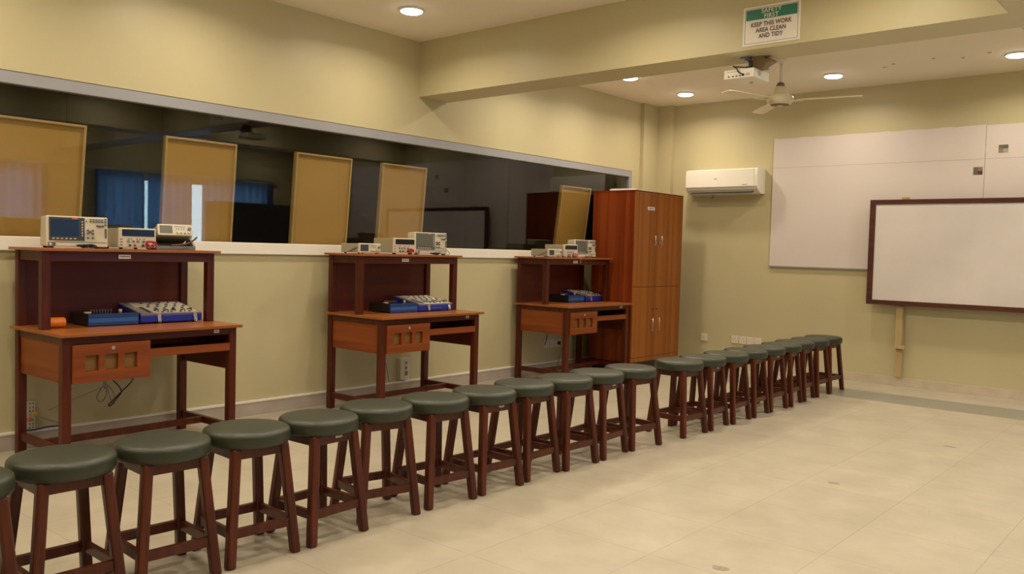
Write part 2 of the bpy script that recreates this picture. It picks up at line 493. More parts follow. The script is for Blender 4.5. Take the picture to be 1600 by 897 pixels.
# ------------------------------------------------------------------ ceiling lamps
def lamp(x, y, label):
    t = thing('ceiling_lamp', label, 'ceiling lamp', (x, y, H), 0, 'round surface downlights')
    MB().lathe([(0.093, 0.0), (0.095, -0.008), (0.088, -0.014), (0.080, -0.014)], n=36).build('lamp_rim', M['lamprim'], t)
    MB().lathe([(0.082, -0.010), (0.080, -0.019), (0.066, -0.025), (0.03, -0.027), (0.002, -0.0275)], n=36).build('lamp_diffuser', M['diffuser'], t)
    ld = bpy.data.lights.new('lamp_light', 'AREA'); ld.shape = 'DISK'; ld.size = 0.15
    ld.energy = LAMP_POWER; ld.color = LAMP_COL; ld.spread = math.radians(LAMP_SPREAD)
    lo = bpy.data.objects.new('lamp_light', ld); C.objects.link(lo); lo.parent = t; lo.location = (0, 0, -0.030)
lamp(0.69, 4.385, 'round ceiling light in front of the beam, at the top near the left wall')
lamp(0.75, 8.436, 'round ceiling light nearest the corner above the tall cabinet')
lamp(0.72, 7.35, 'round ceiling light half hidden by the lower edge of the beam')
lamp(2.42, 8.353, 'round ceiling light right of the ceiling fan')
lamp(3.99, 8.346, 'round ceiling light cut by the right edge of the photo')
for k, (x, y) in enumerate([(2.42, 4.385), (3.99, 4.385), (0.69, 2.9), (0.69, 1.5), (0.69, 0.0), (2.42, 2.9), (2.42, 1.5), (2.42, 0.0), (3.99, 2.9), (3.99, 1.2), (5.4, 4.385), (5.4, 2.9), (6.9, 4.385), (6.9, 2.9), (5.4, 1.2), (6.9, 1.2), (5.4, 8.3), (6.9, 8.3), (5.4, 6.3), (6.9, 6.3), (2.42, -1.6), (5.4, -1.2), (0.69, -1.6), (4.0, -1.6), (2.42, 6.3), (3.99, 6.3), (0.72, 6.3)]):  # unseen lamps, added as fill light for the rest of the room
    lamp(x, y, 'round ceiling light added out of view to fill in the room light')

# ------------------------------------------------------------------ desks
def make_desk():
    L_, D_, s = 1.109, 0.686, 0.048
    t = thing('work_desk', 'desk', 'desk')
    LW, LH = M['legwood'], M['legwood_h']
    vb, vf = 0.016, D_-0.035-s       # back and front leg starts (x)
    ua, ub = 0.023, L_-0.023-s
    box(0, D_, 0, L_, 0.742, 0.760, bevel=0.002).build('desk_top', M['topwood'], t)
    for x in (vb, vf):
        for y in (ua, ub): box(x, x+s, y, y+s, 0, 0.742, bevel=0.002).build('leg', LW, t)
    a = MB()
    a.box(vf+0.012, vf+s-0.004, ua+s, ub, 0.699, 0.742)
    a.box(vb+0.004, vb+0.03, ua+s, ub, 0.56, 0.742)
    for y in (ua, ub): a.box(vb+s, vf, y+0.006, y+s-0.006, 0.699, 0.742)
    a.build('apron', LH, t)
    # drawer unit under the left end
    b = MB(); y0, y1 = ua+s+0.001, 0.512
    b.box(vb+s+0.002, vf-0.0005, ua+0.014, ua+0.032, 0.484, 0.699)
    b.box(vb+s+0.002, vf+s-0.019, y1-0.014, y1, 0.480, 0.6985)
    b.box(vb+s+0.002, vf+s-0.019, y0, y1-0.014, 0.480, 0.494)
    b.box(vb+s+0.002, vb+s+0.016, y0, y1-0.014, 0.494, 0.6985)
    b.build('drawer_box', M['boxwood_x'], t)
    xf0, xf1 = vf+s-0.018, vf+s+0.010
    d = MB(); z0, z1 = 0.484, 0.696; hz0, hz1 = 0.547, 0.635
    hy = [(0.139, 0.213), (0.249, 0.323), (0.359, 0.433)]
    d.box(xf0, xf1, y0, y1, hz1, z1); d.box(xf0, xf1, y0, y1, z0, hz0)
    ys = [y0]+[v for h in hy for v in h]+[y1]
    for i in range(0, len(ys), 2): d.box(xf0, xf1, ys[i], ys[i+1], hz0, hz1)
    drawer = d.build('drawer_front', M['boxwood'], t)
    for a_, b_ in hy: box(xf0+0.0005, xf0+0.004, a_+0.0005, b_-0.0005, hz0+0.0005, hz1-0.0005).build('recessed_square', M['card_tan'], drawer)
    MB().lathe([(0.011, xf1-0.002), (0.011, xf1+0.004), (0.008, xf1+0.006)], cx=0.294, cy=0.668, n=20, axis='x').build('lock', M['steel'], drawer)
    # keyboard tray
    k = MB()
    k.box(0.20, vf+s-0.004, y1+0.002, ub-0.001, 0.598, 0.612)
    k.box(vf+s-0.020, vf+s+0.004, y1+0.002, ub-0.001, 0.598, 0.644)
    k.build('keyboard_tray', M['boxwood'], t)
    box(vb+s+0.001, vf-0.001, ub+0.014, ub+0.032, 0.474, 0.699).build('side_panel', M['backwood'], t)
    # foot rails
    r = MB()
    for y in (ua, ub): r.box(vb+s, vf, y+0.010, y+s-0.010, 0.085, 0.128)
    r.box(0.30, 0.33, ua+s-0.010, ub+0.010, 0.088, 0.126)
    r.build('foot_rail', LW, t)
    # hutch
    sp = 0.048; pf = 0.016+0.372-sp
    for x in (vb, pf):
        for y in (ua, ub): box(x, x+sp, y, y+sp, 0.760, 1.205, bevel=0.002).build('shelf_post', LW, t)
    box(-0.004, pf+sp+0.030, -0.006, L_+0.006, 1.205, 1.221, bevel=0.002).build('shelf_board', M['topwood'], t)
    a = MB()
    a.box(pf+0.012, pf+sp-0.003, ua+sp, ub, 1.148, 1.205); a.box(vb+0.003, vb+0.03, ua+sp, ub, 1.148, 1.205)
    for y in (ua, ub): a.box(vb+sp, pf, y+0.006, y+sp-0.006, 1.148, 1.205)
    a.build('shelf_apron', LH, t)
    box(vb+0.012, vb+0.026, ua+sp, ub, 0.7605, 1.1475).build('back_panel', M['backwood'], t)
    lb = MB().mat(M['label']); x = pf+sp-0.003
    lb.box(x, x+0.0015, 0.455, 0.528, 1.165, 1.189); lb.mat(M['inkgrey'])
    lb.box(x+0.0015, x+0.002, 0.462, 0.521, 1.174, 1.181)
    o = lb.build('name_label', None, t); o['label'] = 'white paper label on shelf apron'
    lb = MB().mat(M['label']); x = vf+s-0.004
    lb.box(x, x+0.0015, 0.93, 0.965, 0.714, 0.732)
    lb.mat(M['inkgrey']); lb.box(x+0.0015, x+0.002, 0.935, 0.96, 0.720, 0.726)
    o = lb.build('asset_tag', None, t); o['label'] = 'small white tag on desk apron'
    return t
M['card_tan'] = plain('tan_recess', (0.22, 0.11, 0.022), 0.6)
desk = make_desk()
DESKS = [(0.078, 1.837, 0.027), (0.114, 4.057, 0.010), (0.050, 6.410, -0.004)]
DLAB = ['mahogany lab desk nearest the camera, orange reel on its top',
        'middle mahogany lab desk with white tall socket box on the wall beneath it',
        'mahogany lab desk beside the tall wooden cabinet']
for i, (x, y, a) in enumerate(DESKS):
    d = desk if i == 0 else copy_tree(desk)
    d.location = (x, y, 0); d.rotation_euler = (0, 0, a)
    tag(d, DLAB[i], 'desk', 'mahogany laboratory desks')
desk = None
def on_desk(i, lx, ly):
    x, y, a = DESKS[i]
    return (x+lx*math.cos(a)-ly*math.sin(a), y+lx*math.sin(a)+ly*math.cos(a))

# ------------------------------------------------------------------ instruments (front faces +x, origin at base centre)
SH = 1.2215
def oscilloscope(loc, rz, label, screen, big=True):
    t = thing('oscilloscope', label, 'oscilloscope', loc, rz, 'oscilloscopes on the desk shelves')
    w_, h, d = 0.335, 0.185, 0.13; f = d/2
    MB().poly([(-f, 0.012), (f-0.004, 0.008), (f-0.012, h), (-f+0.02, h-0.006)], 'y', -w_/2, w_/2, bevel=0.006).build('case', M['cream'], t)
    tilt = Matrix.Rotation(-math.atan2(0.008, h), 3, 'Y')
    piv = (f-0.004, 0, 0.008)
    def fb(mb, y0, y1, z0, z1, e=0.003): mb.box(f-0.007, f-0.0035+e, y0, y1, z0+0.008, z1+0.008, rot=tilt, piv=piv)
    b = MB(); fb(b, -0.152, 0.038, 0.036, 0.170, 0.002); bez = b.build('bezel', M['slate'] if big else M['midgrey'], t)
    b = MB(); fb(b, -0.142, 0.006, 0.062, 0.158, 0.0035); b.build('screen', screen, bez)
    b = MB()
    for k in range(6): fb(b, -0.136+k*0.023, -0.124+k*0.023, 0.044, 0.050, 0.004)
    for k in range(6): fb(b, 0.022, 0.028, 0.062+k*0.016, 0.071+k*0.016, 0.004)
    b.build('soft_key', M['cream'], bez)
    b = MB(); fb(b, -0.03, 0.0, 0.161, 0.167, 0.0035); b.build('maker_mark', M['orange_logo'], bez)
    b = MB()
    for r_ in range(2):
        for k in range(5): fb(b, 0.066+k*0.016, 0.077+k*0.016, 0.146+r_*0.012, 0.153+r_*0.012)
    for k in range(3): fb(b, 0.149, 0.160, 0.128+k*0.016, 0.138+k*0.016)
    fb(b, 0.150, 0.160, 0.055, 0.11)
    fb(b, -0.12, 0.16, 0.0262, 0.0290, 0.001)
    fb(b, 0.045, 0.052, 0.149, 0.155)
    b.build('button_group', M['midgrey'], t)
    for y, z in ((0.108, 0.126), (0.122, 0.124), (0.138, 0.126), (0.055, 0.098), (0.082, 0.098), (0.055, 0.080), (0.082, 0.080), (0.055, 0.055), (0.082, 0.055), (0.068, 0.090)):
        MB().lathe([(0.0055, f-0.010), (0.0055, f+0.004), (0.0045, f+0.006)], cx=y, cy=z+0.008, n=12, axis='x').build('knob', M['midgrey'], t)
    b = MB(); fb(b, -0.158, -0.118, 0.004, 0.026, 0.001); b.build('power_plate', M['midgrey'], t)
    MB().lathe([(0.008, f-0.01), (0.008, f+0.004)], cx=-0.146, cy=0.022, n=14, axis='x').build('power_button', M['cream'], t)
    for y in (0.0, 0.045, 0.09):
        MB().lathe([(0.007, f-0.01), (0.007, f+0.010), (0.005, f+0.014)], cx=y, cy=0.020, n=14, axis='x').build('input_socket', M['steel'], t)
    for x in (-f+0.02, f-0.02):
        for y in (-0.14, 0.14): box(x-0.01, x+0.01, y-0.014, y+0.014, 0, 0.0125).build('foot', M['black'], t)
    return t

def power_supply(loc, rz, label):
    t = thing('power_supply', label, 'power supply', loc, rz, 'bench power supplies on the desk shelves')
    w_, h, d = 0.232, 0.13, 0.25; f = d/2
    box(-f, f-0.018, -w_/2+0.004, w_/2-0.004, 0.012, h-0.004, bevel=0.003).build('case', M['cream_side'], t)
    fr = box(f-0.018, f, -w_/2, w_/2, 0.010, h, bevel=0.004).build('front_panel', M['cream'], t)
    box(f-0.002, f+0.0015, -0.097, 0.104, 0.080, 0.121).build('display', M['navy'], fr)
    b = MB()
    for k in range(3): b.box(f, f+0.0012, -0.108, -0.094, 0.024+k*0.017, 0.030+k*0.017)
    for y in (-0.062, -0.045, -0.01, 0.008, 0.035): b.box(f, f+0.0012, y, y+0.009, 0.060, 0.066)
    b.build('button_group', M['midgrey'], fr)
    for y in (-0.058, -0.028, 0.0, 0.034):
        MB().lathe([(0.008, f-0.002), (0.008, f+0.006), (0.006, f+0.008)], cx=y, cy=0.050, n=14, axis='x').build('knob', M['greyp'], fr)
    for k, y in enumerate((-0.05, -0.02, 0.03, 0.06, 0.09)):
        MB().lathe([(0.006, f-0.002), (0.006, f+0.010), (0.0045, f+0.012)], cx=y, cy=0.025, n=12, axis='x').build('terminal', M['red'] if k % 2 else M['black'], fr)
    for x in (-f+0.03, f-0.03):
        for y in (-0.09, 0.09): MB().lathe([(0.010, 0.0), (0.011, 0.013)], cx=x, cy=y, n=14).build('foot', M['black'], t)
    return t

def generator(loc, rz, label, tilt=0.0):
    t = thing('function_generator', label, 'function generator', loc, rz, 'function generators on the desk shelves')
    w_, h, d = 0.216, 0.080, 0.225; f = d/2
    def put(o):
        o.rotation_euler = (0, -tilt, 0)
        if tilt: o.location = (-0.01, 0, 0.056)
        return o
    put(box(-f, f-0.02, -w_/2+0.003, w_/2-0.003, 0.008, h-0.003, bevel=0.004).build('case', M['cream_side'], t))
    fr = put(box(f-0.02, f, -w_/2, w_/2, 0.006, h, bevel=0.005).build('front_panel', M['cream'], t))
    box(f-0.001, f+0.0015, -0.095, -0.018, 0.020, 0.070).build('screen', M['screen_grey'] if tilt else M['slate'], fr)
    b = MB()
    for k in range(6): b.box(f, f+0.0015, -0.005+k*0.012, 0.002+k*0.012, 0.062, 0.068)
    for k in range(4): b.box(f, f+0.0015, 0.004+k*0.015, 0.011+k*0.015, 0.046, 0.052)
    b.build('button_group', M['greyp'], fr)
    MB().lathe([(0.011, f), (0.011, f+0.010), (0.009, f+0.012)], cx=0.088, cy=0.052, n=16, axis='x').build('dial', M['greyp'], fr)
    for y in (0.012, 0.036, 0.060, 0.084):
        MB().lathe([(0.006, f), (0.006, f+0.010), (0.004, f+0.013)], cx=y, cy=0.024, n=12, axis='x').build('output_socket', M['steel'], fr)
    if tilt:
        s_ = MB()
        s_.box(-0.11, 0.11, -0.122, 0.122, 0.0, 0.014, bevel=0.004)
        for y in (-0.122, 0.110):
            s_.poly([(-0.11, 0.012), (0.11, 0.012), (0.11, 0.024), (0.02, 0.075), (-0.03, 0.075)], 'y', y, y+0.012, bevel=0.002)
        s_.poly([(0.10, 0.012), (0.112, 0.012), (0.112, 0.026), (0.10, 0.026)], 'y', -0.115, 0.115)
        s_.build('stand', M['greyp'], t)
        box(-0.09, 0.06, -0.10, 0.10, 0.014, 0.040).build('shadow_box', M['black'], t).name = 'shade_block'  # black block standing in for the shade below the tipped case
    else:
        hd = MB()
        for y in (-w_/2-0.006, w_/2):
            hd.bar((-0.02, y+0.003, 0.012), (0.085, y+0.003, 0.050), 0.02, 0.006)
        hd.build('handle', M['greyp'], t)
        for x in (-f+0.03, f-0.03):
            for y in (-0.085, 0.085): MB().lathe([(0.009, 0.0), (0.010, 0.009)], cx=x, cy=y, n=12).build('foot', M['black'], t)
    return t

oscilloscope((0.325, 2.100, SH), -0.10, 'large oscilloscope with dark blue screen at left end of the nearest shelf', M['screen'])
oscilloscope((0.355, 4.915, SH), -0.12, 'cream oscilloscope with grey screen at right end of the middle shelf', M['screen_grey'], False)
oscilloscope((0.250, 7.250, SH), -0.10, 'cream oscilloscope partly behind a power supply, against the cabinet', M['screen_grey'], False)
power_supply((0.255, 2.451, SH), 0.0, 'cream power supply with dark display between the large oscilloscope and tilted generator')
power_supply((0.295, 4.608, SH), 0.0, 'cream power supply with red leads in the middle of the middle shelf')
power_supply((0.240, 6.915, SH), 0.0, 'cream power supply on the shelf beside the cabinet, pinkish leads hanging')
generator((0.300, 2.705, SH), -0.18, 'cream signal generator tipped up on a grey stand, nearest shelf', 0.28)
generator((0.305, 4.255, SH), 0.0, 'low flat signal generator at left end of the middle shelf')
generator((0.265, 6.640, SH), 0.0, 'low flat signal generator at left end of the shelf beside the cabinet')

def cable(name, pts, r, m, label, cat='cable', group=None, steps=6):
    return tag(MB().tube(pts, r, n=8, steps=steps).build(name, m), label, cat, group)

def tangle(name, c, m, label, ry, rz, n=9, r=0.0026, group=None):
    rnd = random.Random(hash_s(label)); pts = []
    for k in range(n*2):
        a = k*2.1+rnd.random()
        pts.append((c[0]+0.012*math.sin(k*1.3)+rnd.uniform(0, .006), c[1]+ry*math.cos(a)*rnd.uniform(.5, 1), c[2]+rz*0.5+rz*0.5*math.sin(a)*rnd.uniform(.5, 1)))
    return cable(name, pts, r, m, label, 'cable', group)
def hash_s(s): return sum((i+1)*ord(ch) for i, ch in enumerate(s))

tangle('cable_tangle', (0.415, 2.515, SH+0.003), M['red'], 'red test leads heaped before the power supply on the nearest shelf', 0.050, 0.060, group='red test leads')
tangle('cable_tangle', (0.452, 4.640, SH+0.003), M['red'], 'red test leads heaped before the power supply on the middle shelf', 0.040, 0.050, group='red test leads')
tangle('cable_tangle', (0.395, 6.945, SH+0.003), M['pink'], 'pinkish test leads before the power supply beside the cabinet', 0.032, 0.045, 8, group='red test leads')
tangle('cable_tangle', (0.420, 2.135, SH+0.003), M['black'], 'black probe leads in front of the large oscilloscope', 0.060, 0.025, 10, group='black probe leads')
tangle('cable_tangle', (0.452, 4.925, SH+0.003), M['black'], 'black probe leads in front of the grey-screened oscilloscope, middle shelf', 0.06, 0.018, 9, group='black probe leads')
cable('probe_lead', [(0.44, 4.93, SH+.06), (0.47, 4.98, SH+.055), (0.46, 5.05, SH+.04), (0.45, 5.09, SH+.01), (0.46, 5.05, SH+.004)], 0.0025, M['greycable'], 'thin grey lead curling off the right end of the middle shelf oscilloscope')
cable('probe_lead', [(0.445, 2.80, SH+.085), (0.46, 2.78, SH+.07), (0.455, 2.74, SH+.045), (0.45, 2.69, SH+.035), (0.45, 2.63, SH+.028)], 0.006, M['brown'], 'brown lead drooping across the tilted signal generator')
cable('probe_lead', [(0.385, 6.93, SH+.02), (0.44, 6.93, SH+.012), (0.475, 6.93, SH+.002), (0.485, 6.925, SH-.02), (0.482, 6.925, SH-.06)], 0.0026, M['pink'], 'pinkish lead hanging over the shelf edge beside the cabinet')

# ------------------------------------------------------------------ trainers on the desk tops
def blue_box(loc, rz, label, wd=0.30):
    t = thing('trainer_box', label, 'trainer', loc, rz, 'black and blue trainer boxes')
    d, h = 0.26, 0.072
    box(-d/2, d/2-0.004, -wd/2, wd/2, 0.006, h, bevel=0.002).build('case', M['black'], t)
    fr = box(d/2-0.004, d/2+0.004, -wd/2, wd/2, 0.004, h+0.001, bevel=0.0015).build('front_panel', M['blue'], t)
    box(d/2+0.004, d/2+0.0048, -wd/2+0.003, wd/2-0.003, 0.024, 0.046).build('stripe', M['blue_hi'], fr)
    MB().box(-d/2+0.01, d/2-0.012, -wd/2+0.01, wd/2-0.01, h, h+0.0015).build('top_plate', M['navy'], t)
    b = MB()
    for k in range(8): b.tube([(-0.02+0.004*(k % 2), -0.07+k*0.017, h), (-0.02, -0.07+k*0.017, h+0.016)], 0.0022, n=6)
    b.build('switch_row', M['greyp'], t)
    box(0.02, 0.045, -wd/2+0.02, -wd/2+0.055, h+0.0015, h+0.008, bevel=0.001).build('connector', M['cream'], t)
    MB().lathe([(0.010, h), (0.010, h+0.018), (0.008, h+0.020)], cx=0.05, cy=0.075, n=16).build('knob', M['cream'], t)
    for x in (-0.1, 0.1):
        for y in (-0.12, 0.12): MB().lathe([(0.008, 0), (0.008, 0.007)], cx=x, cy=y, n=10).build('foot', M['black'], t)
    return t

def case_trainer(loc, rz, label, wd=0.41, marks=False):
    t = thing('trainer_case', label, 'trainer', loc, rz, 'blue suitcase trainers with white panels')
    d, hf, hb = 0.31, 0.056, 0.108
    MB().poly([(-d/2, 0.006), (d/2, 0.006), (d/2, hf), (-d/2, hb)], 'y', -wd/2, wd/2, bevel=0.008).build('case', M['deepblue'], t)
    n = Vector((hb-hf, 0, d)).normalized(); u = Vector((d, 0, hf-hb)).normalized()
    o = Vector((-d/2, 0, hb)); Lr = math.hypot(d, hb-hf)
    rot = Matrix(((u.x, 0, n.x), (0, 1, 0), (u.z, 0, n.z)))
    def onp(mb, a0, a1, y0, y1, z0, z1):
        tb = bmesh.new(); bmesh.ops.create_cube(tb, size=1.0)
        for v in tb.verts:
            q = Vector(((a0+a1)/2+v.co.x*(a1-a0), (y0+y1)/2+v.co.y*(y1-y0), (z0+z1)/2+v.co.z*(z1-z0)))
            v.co = o+rot@q
        mb._merge(tb)
    e = MB()
    onp(e, 0.004, 0.014, -wd/2+0.004, wd/2-0.004, 0, 0.006); onp(e, Lr-0.012, Lr-0.004, -wd/2+0.004, wd/2-0.004, 0, 0.006)
    onp(e, 0.014, Lr-0.012, -wd/2+0.004, -wd/2+0.012, 0, 0.006); onp(e, 0.014, Lr-0.012, wd/2-0.012, wd/2-0.004, 0, 0.006)
    e.build('metal_edge', M['steel'], t)
    e = MB(); onp(e, 0.014, Lr-0.012, -wd/2+0.012, -wd/2+0.10, 0, 0.004); e.build('side_panel', M['boardgrey'], t)
    e = MB(); onp(e, 0.014, Lr-0.012, -wd/2+0.10, wd/2-0.012, 0, 0.0045); pnl = e.build('top_panel', M['boardwhite'], t)
    e = MB(); onp(e, 0.03, 0.13, -wd/2+0.045, -wd/2+0.105, 0.0045, 0.012); e.build('breadboard', M['cream'], t)
    e = MB(); onp(e, 0.12, 0.27, -wd/2+0.075, -wd/2+0.092, 0.004, 0.0065); e.build('red_strip', M['brown'], t)
    rnd = random.Random(3)
    for i in range(6):
        for j in range(5):
            y = -wd/2+0.135+j*0.060*wd/0.41+0.026*(i % 2); a = 0.035+i*0.048
            if y > wd/2-0.022: continue
            c = o+rot@Vector((a, y, 0.0045)); tp = o+rot@Vector((a, y, 0.0085))
            MB().tube([c, tp], 0.0095 if i in (1, 2, 3) else 0.0075, n=12).build('knob', M['black'], t)
    for k in range(5):
        a, y = 0.235+0.02*(k % 2), -wd/2+0.12+k*0.056
        p0 = o+rot@Vector((a, y, 0.008)); p1 = o+rot@Vector((a+0.01, y+0.02, 0.018)); p2 = o+rot@Vector((a+0.03, y+0.018, 0.007))
        MB().tube([p0, p1, p2], 0.0032, n=6, steps=4).build('jumper_lead', M['black'], t)
    for y in (-0.085, 0.155*wd/0.41):
        l = MB()
        l.box(d/2-0.001, d/2+0.004, y-0.011, y+0.011, 0.036, 0.058, bevel=0.001)
        l.tube([(d/2+0.005, y-0.008, 0.045), (d/2+0.008, y-0.009, 0.012), (d/2+0.009, y, 0.004), (d/2+0.008, y+0.009, 0.012), (d/2+0.005, y+0.008, 0.045)], 0.0022, n=6)
        l.box(d/2+0.002, d/2+0.006, y-0.007, y+0.007, 0.014, 0.034, bevel=0.001)
        l.build('latch', M['steel'], t)
    if marks:
        l = MB()
        for k in range(5): l.box(d/2, d/2+0.001, -0.045+k*0.020+0.010*(k > 2), -0.033+k*0.020+0.010*(k > 2), 0.022, 0.038)
        l.build('lettering', M['blue_hi'], t)
    for x in (-0.12, 0.12):
        for y in (-0.16, 0.16): MB().lathe([(0.010, 0), (0.010, 0.008)], cx=x, cy=y, n=10).build('foot', M['black'], t)
    return t
TT = 0.7605
blue_box((0.272, 2.298, TT), 0.0, 'black trainer box with bright blue front on the nearest desk')
case_trainer((0.250, 2.664, TT), 0.0, 'open blue trainer case with white knobbed panel on the nearest desk')
blue_box((0.390, 4.525, TT), 0.0, 'black trainer box with blue striped front on the middle desk', 0.285)
case_trainer((0.375, 4.870, TT), 0.0, 'open blue trainer case with white knobbed panel on the middle desk', 0.39, True)
blue_box((0.235, 7.030, TT), 0.0, 'black trainer box with blue front on the desk by the cabinet', 0.27)
case_trainer((0.230, 7.345, TT), 0.0, 'open blue trainer case with cluttered white panel on the desk by the cabinet', 0.34)

r = thing('orange_reel', 'small orange roll on the nearest desk beside the black trainer box', 'roll', (0.36, 1.985, TT+0.030))
MB().lathe([(0.018, -0.050), (0.027, -0.047), (0.0295, -0.040), (0.0295, 0.040), (0.027, 0.047), (0.018, 0.050)], n=28, axis='y').build('roll_body', M['orange'], r)
MB().lathe([(0.014, -0.053), (0.014, 0.053)], n=20, axis='y').build('roll_core', M['brown'], r)

# ------------------------------------------------------------------ tall cabinet
cb = thing('tall_cabinet', 'tall two-part wooden cabinet with four doors in the corner', 'cabinet', (0.17, 7.555, 0))
cd, cw, ch, z0 = 0.525, 0.985, 1.935, 0.125
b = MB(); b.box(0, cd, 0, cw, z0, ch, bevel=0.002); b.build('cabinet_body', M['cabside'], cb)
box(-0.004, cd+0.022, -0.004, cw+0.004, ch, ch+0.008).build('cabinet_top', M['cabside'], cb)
box(0.03, cd-0.03, 0.03, cw-0.03, 0, z0).build('plinth', M['black'], cb)
box(cd, cd+0.016, 0.002, cw-0.002, z0, z0+0.045).build('kickboard', M['cabfront'], cb)
zm = 0.925
for (za, zb_) in ((z0+0.048, zm-0.002), (zm+0.002, ch-0.002)):
    for s_ in (0, 1):
        gap = cw*0.425; ya = gap+0.001 if s_ else 0.002; yb_ = cw-0.002 if s_ else gap-0.002
        d = box(cd+0.0005, cd+0.018, ya, yb_, za, zb_, bevel=0.0015).build('door', M['cabfront'], cb)
        yh = gap+(0.095 if s_ else -0.040)
        hz = (1.365, 1.475) if za > 0.9 else (0.440, 0.585)
        h = MB(); h.tube([(cd+0.018, yh, hz[0]+0.012), (cd+0.040, yh, hz[0]+0.012)], 0.004, n=8); h.tube([(cd+0.018, yh, hz[1]-0.012), (cd+0.040, yh, hz[1]-0.012)], 0.004, n=8)
        h.tube([(cd+0.040, yh, hz[0]), (cd+0.040, yh, hz[1])], 0.0045, n=8)
        h.build('handle', M['steel'], d)
        lz = 1.40 if za > 0.9 else 0.685
        ly = gap+(0.060 if s_ else -0.012)
        MB().lathe([(0.013, cd+0.016), (0.013, cd+0.022), (0.008, cd+0.026)], cx=ly, cy=lz, n=16, axis='x').build('lock', M['brown'], d)
        if za > 0.9:
            k = MB().tube([(cd+0.024, ly, lz), (cd+0.034, ly, lz+0.002)], 0.003, n=6); k.box(cd+0.030, cd+0.034, ly-0.006, ly+0.006, lz-0.012, lz+0.012)
            k.build('key', M['steel'], d)
        if za > 0.9 and s_ == 0:
            l = MB().mat(M['label']); l.box(cd+0.018, cd+0.0195, yh-0.145, yh-0.005, 1.745, 1.780)
            l.mat(M['inkgrey']); l.box(cd+0.0195, cd+0.020, yh-0.12, yh-0.03, 1.758, 1.768)
            o = l.build('name_label', None, d); o['label'] = 'white paper label'
pp = MB(); pp.box(-0.15, 0.15, -0.11, 0.11, 0, 0.012); pp.box(-0.14, 0.15, -0.105, 0.112, 0.012, 0.020)
o = pp.build('paper_stack', M['label']); o.location = (0.50, 7.70, ch+0.0085); o.rotation_euler = (0, 0, 0.15)
tag(o, 'thin stack of white paper on top of the tall cabinet', 'papers')

# ------------------------------------------------------------------ stools
def make_stool():
    t = thing('stool', 's', 'stool')
    hs, r = 0.5265, 0.1745
    prof = [(0.150, hs-0.064), (r-0.007, hs-0.064), (r-0.002, hs-0.058), (r, hs-0.045), (r, hs-0.022), (r-0.002, hs-0.014), (r-0.007, hs-0.008), (r-0.014, hs-0.0045), (r-0.028, hs-0.002), (r-0.06, hs+0.000), (0.002, hs+0.001)]
    MB().lathe(prof, n=56).build('seat_cushion', M['vinyl'], t)
    W = M['stoolwood']
    top, bot, zt = 0.148/math.sqrt(2), 0.206/math.sqrt(2), hs-0.062
    def at(z): return bot+(top-bot)*z/zt
    for sx in (-1, 1):
        for sy in (-1, 1):
            MB().bar((sx*bot, sy*bot, 0), (sx*top, sy*top, zt), 0.039, 0.039, bevel=0.009).build('leg', W, t)
    a = at(hs-0.085)
    f = MB()
    for s_ in (-1, 1):
        f.box(-a+0.016, a-0.016, s_*a-0.011, s_*a+0.011, zt-0.045, zt); f.box(s_*a-0.011, s_*a+0.011, -a+0.016, a-0.016, zt-0.045, zt)
    f.build('seat_frame', W, t)
    zc = 0.132; a = at(zc)
    for s_ in (-1, 1):
        box(-a+0.014, a-0.014, s_*a-0.010, s_*a+0.010, zc-0.019, zc+0.019, bevel=0.002).build('stretcher', W, t)
        box(s_*a-0.010, s_*a+0.010, -a+0.014, a-0.014, zc-0.019, zc+0.019, bevel=0.002).build('stretcher', W, t)
    return t
Q = [2.514, 0.850, 0.0, 2.435, 1.212, 0.0, 2.442, 1.573, -0.046, 2.451, 1.928, -0.053, 2.457, 2.284, 0.044, 2.415, 2.651, -0.216, 2.446, 3.011, -0.089, 2.457, 3.370, -0.05, 2.438, 3.729, 0.041, 2.461, 4.080, -0.026, 2.45, 4.436, 0.093, 2.468, 4.801, -0.101, 2.502, 5.389, -0.051, 2.5, 5.744, 0.08, 2.509, 6.104, 0.026, 2.505, 6.461, 0.068, 2.506, 6.814, -0.029, 2.505, 7.166, 0.119, 2.482, 7.518, 0.108, 2.484, 7.871, -0.012, 2.476, 8.229, -0.04]
ordn = ['', 'second', 'third', 'fourth', 'fifth', 'sixth', 'seventh', 'eighth', 'ninth', 'tenth', 'eleventh', 'twelfth']
def stool_label(i):
    tagd = i in (4, 7, 10, 13, 16)
    if i == 0: return 'green-topped stool cut off by the left edge of the photo'
    if i == 1: return 'green-topped stool nearest the camera shown with its whole seat'
    if i == 20: return 'farthest green-topped stool, ending the row near the whiteboard wall'
    if i == 11: return 'green-topped stool just before the gap in the row'
    if i == 12: return 'green-topped stool just after the gap in the row'
    if i < 11:
        s_ = 'green-topped stool, %s in the row counted from the photo left edge' % ordn[i]
    else:
        k = 20-i
        s_ = 'green-topped stool, %s from the far end of the row' % ordn[k]
    return s_+(', white sticker under seat' if tagd else '')
stool = make_stool()
for i in range(21):
    s_ = stool if i == 0 else copy_tree(stool)
    s_.location = (Q[3*i], Q[3*i+1], 0); s_.rotation_euler = (0, 0, Q[3*i+2])
    tag(s_, stool_label(i), 'stool', 'green stools in a long row')
    if i in (4, 7, 10, 13, 16):
        a = 0.148/math.sqrt(2)+0.014
        l = MB().mat(M['label']); l.box(a, a+0.002, -0.004, 0.032, 0.440, 0.460)
        l.mat(M['inkgrey']); l.box(a+0.002, a+0.0025, 0.001, 0.027, 0.446, 0.452)
        l.build('sticker', None, s_)['label'] = 'small white sticker under seat edge'

